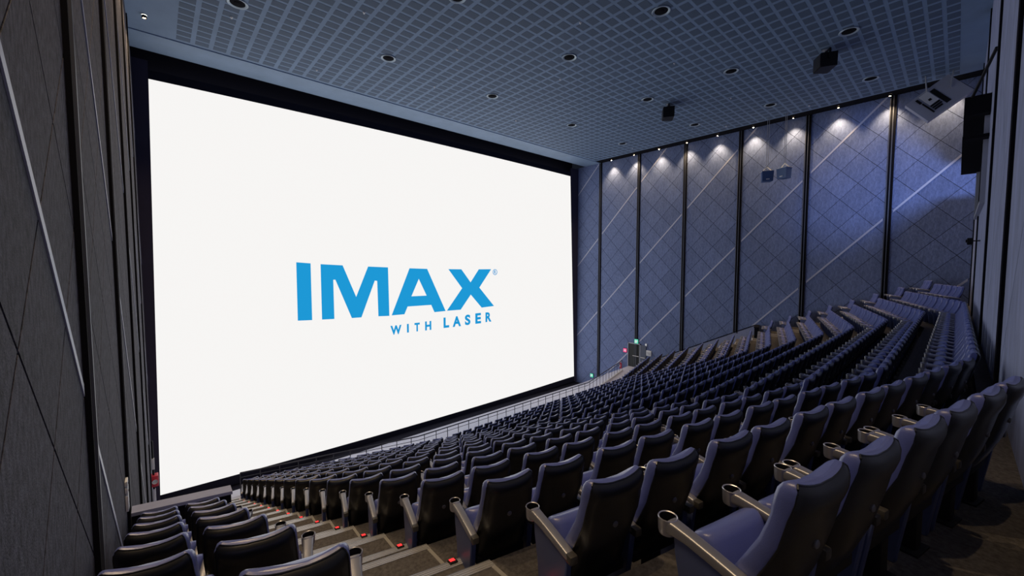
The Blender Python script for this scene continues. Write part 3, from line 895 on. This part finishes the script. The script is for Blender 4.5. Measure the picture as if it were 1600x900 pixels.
mb = MB(); mb.tube([(19.0, -.1, 5.2), (17.2, YB + .05, 5.9)], .04, 8); mb.build('hood_brace', 'black_metal', root, iv)
ld = bpy.data.lights.new('projector_light', 'SPOT'); ld.energy = PORT_WATT; ld.color = (0.42, 0.55, 1.0); ld.spot_size = R(66); ld.spot_blend = 0.85; ld.shadow_soft_size = 0.12
lo = link('projector_light', ld, root, Vector((23.0, -.25, 4.2)) + iv)
lo.rotation_euler = Vector((9.3, 2.6, 0.2)).to_track_quat('-Z', 'Y').to_euler()
def wall_bracket(x, z, label):
    root = tag(empty('wall_camera', (x, YB + .03, z)), label, 'camera')
    mb = MB(); mb.tube([(0, 0, 0), (0, .22, 0)], .02, 8); mb.build('arm', 'black_metal', root)
    mb = MB(); mb.bbox(-.12, .12, .16, .30, -.13, .10, .02); mb.build('body', 'black_metal', root)
    mb = MB(); mb.lathe([(.05, 0), (.055, .03), (.03, .035)], (0, .30, 0), 12, 0, 'y'); mb.build('lens', 'cup_dark', root)
wall_bracket(21.0, .85, 'small black camera on the rear wall below the booth window')

# ================================================================== RIGHT WALL FITTINGS
root = struct(empty('door_1', (XR - .03, 19.3, ZLAND)), 'black exit door standing open beside the lowest seats')
mb = MB(); mb.box(-.04, .02, -.55, .62, 0, 2.15); mb.build('opening', 'door_black', root)
mb = MB(); mb.box(-.10, .02, -.62, -.55, 0, 2.2); mb.box(-.10, .02, .60, .67, 0, 2.2); mb.box(-.10, .02, -.62, .67, 2.13, 2.2); mb.build('door_frame', 'grey_cabinet', root)
mb = MB(); mb.box(-.08, -.03, -1.15, -.62, 0, 2.12); leaf = mb.build('door_leaf', 'door_grey', root)
mb = MB(); mb.tube([(-.16, -1.1, 1.02), (-.16, -.70, 1.02)], .03, 8); mb.tube([(-.16, -1.1, 1.02), (-.06, -1.1, 1.02)], .02, 6); mb.tube([(-.16, -.70, 1.02), (-.06, -.70, 1.02)], .02, 6); mb.build('push_bar', 'white_paint', leaf)
mb = MB(); mb.tube([(-.16, -.5, 1.06), (-.16, .1, 1.06)], .03, 8); mb.build('push_bar', 'white_paint', root)
def sign(name, label, y, z, wd, h, em, shape):
    root = tag(empty(name, (XR - .05, y, z)), label, 'sign')
    mb = MB(); mb.bbox(-.06, .02, -wd / 2, wd / 2, -h / 2, h / 2, .01); mb.build('sign_box', 'black_metal', root)
    mb = MB(); mb.box(-.068, -.058, -wd / 2 + .02, wd / 2 - .02, -h / 2 + .02, h / 2 - .02); mb.build('sign_face', em, root)
    mb = MB()
    for (a, b, c, d) in shape: mb.box(-.072, -.066, a * wd, b * wd, c * h, d * h)
    mb.build('pictogram', 'sign_white', root)
sign('exit_sign', 'green running man exit sign above the exit door', 19.1, -6.85, .42, .42, 'exit_green', [(-.2, -.05, .1, .3), (-.3, .1, -.1, .08), (-.1, .05, -.35, -.1), (.12, .32, -.35, .3)])
sign('hydrant_sign', 'small pink lit sign left of the exit door', 20.25, -7.85, .40, .40, 'sign_pink', [(-.3, .3, .05, .15), (-.3, .3, -.15, -.05)])
sign('exit_sign', 'low green exit sign near the foot of the screen', 24.0, -11.0, .40, .40, 'exit_green', [(-.2, -.05, .1, .3), (-.3, .1, -.1, .08), (.12, .32, -.35, .3)])
root = tag(empty('fire_extinguisher', (XR - .35, 20.55, -9.55)), 'red fire extinguisher standing left of the exit door', 'extinguisher')
mb = MB(); mb.lathe([(.001, 0), (.10, 0), (.11, .03), (.11, .42), (.08, .50), (.035, .53), (.035, .58)], (0, 0, 0), 16); mb.build('cylinder', 'red_paint', root)
mb = MB(); mb.bbox(-.05, .05, -.03, .03, .56, .66, .01); mb.build('valve', 'white_paint', root)
mb = MB(); mb.tube([(0, .05, .6), (-.08, .12, .5), (-.10, .12, .2)], .018, 6); mb.build('hose', 'black_metal', root)
mb = MB(); mb.box(-.115, -.108, -.05, .05, .14, .36); mb.build('instruction_label', 'white_paint', root)
root = tag(empty('notice_board', (XR - .07, 17.88, -7.75)), 'small white notice on the wall right of the exit door', 'notice')
mb = MB(); mb.bbox(-.03, .02, -.24, .24, -.24, .24, .008); mb.build('panel', 'white_paint', root)
mb = MB(); mb.box(-.034, -.029, -.17, .17, .02, .06); mb.box(-.034, -.029, -.17, .10, -.08, -.04); mb.build('print_lines', 'emblem', root)
root = tag(empty('emergency_light', (XR - .07, 18.15, -7.05)), 'tiny white emergency light above the notice', 'light')
mb = MB(); mb.bbox(-.04, .02, -.09, .09, -.12, .12, .01); mb.build('body', 'white_paint', root)
mb = MB(); mb.lathe([(.05, -.04), (.03, -.06), (.001, -.065)], (0, 0, .02), 12, 0, 'x'); mb.build('lens', 'sign_white', root)

# ================================================================== LEFT WALL FITTINGS
root = tag(empty('hydrant_box', (XL + .035, 23.6, -9.6)), 'red fire hydrant box with a white gauge on the left wall', 'hydrant')
mb = MB(); mb.bbox(0, .24, -.20, .20, -.24, .24, .02); mb.build('box', 'red_paint', root)
mb = MB(); mb.lathe([(.10, 0), (.09, .04), (.001, .05)], (.0, 0, 0), 16, 0, 'y'); o = mb.build('gauge', 'white_paint', root, (.12, -.25, 0))
mb = MB(); mb.tube([(.08, 0, .24), (.08, 0, 1.8)], .035, 8); mb.tube([(.08, 0, -.24), (.08, 0, -1.7)], .035, 8); mb.build('riser_pipe', 'black_metal', root)
mb = MB(); mb.bbox(.04, .13, -.06, .06, .5, 1.0, .01); mb.bbox(.04, .13, -.06, .06, -1.0, -.4, .01); mb.build('pipe_sleeve', 'white_paint', root)
root = tag(empty('switch_plate', (XL + .035, 8.95, -3.75)), 'stack of small pale switches on the left wall', 'switch')
for k, (z0, z1) in enumerate(((.16, .24), (.04, .13), (-.26, .0))):
    mb = MB(); mb.bbox(0, .035, -.10, .10, z0, z1, .006); mb.build('switch', 'white_paint', root)

# raise everything so that the lowest floor lies near zero
for o in list(SC.objects):
    if o.parent is None and o is not cam: o.location.z += ZOFF
bpy.context.view_layer.update()
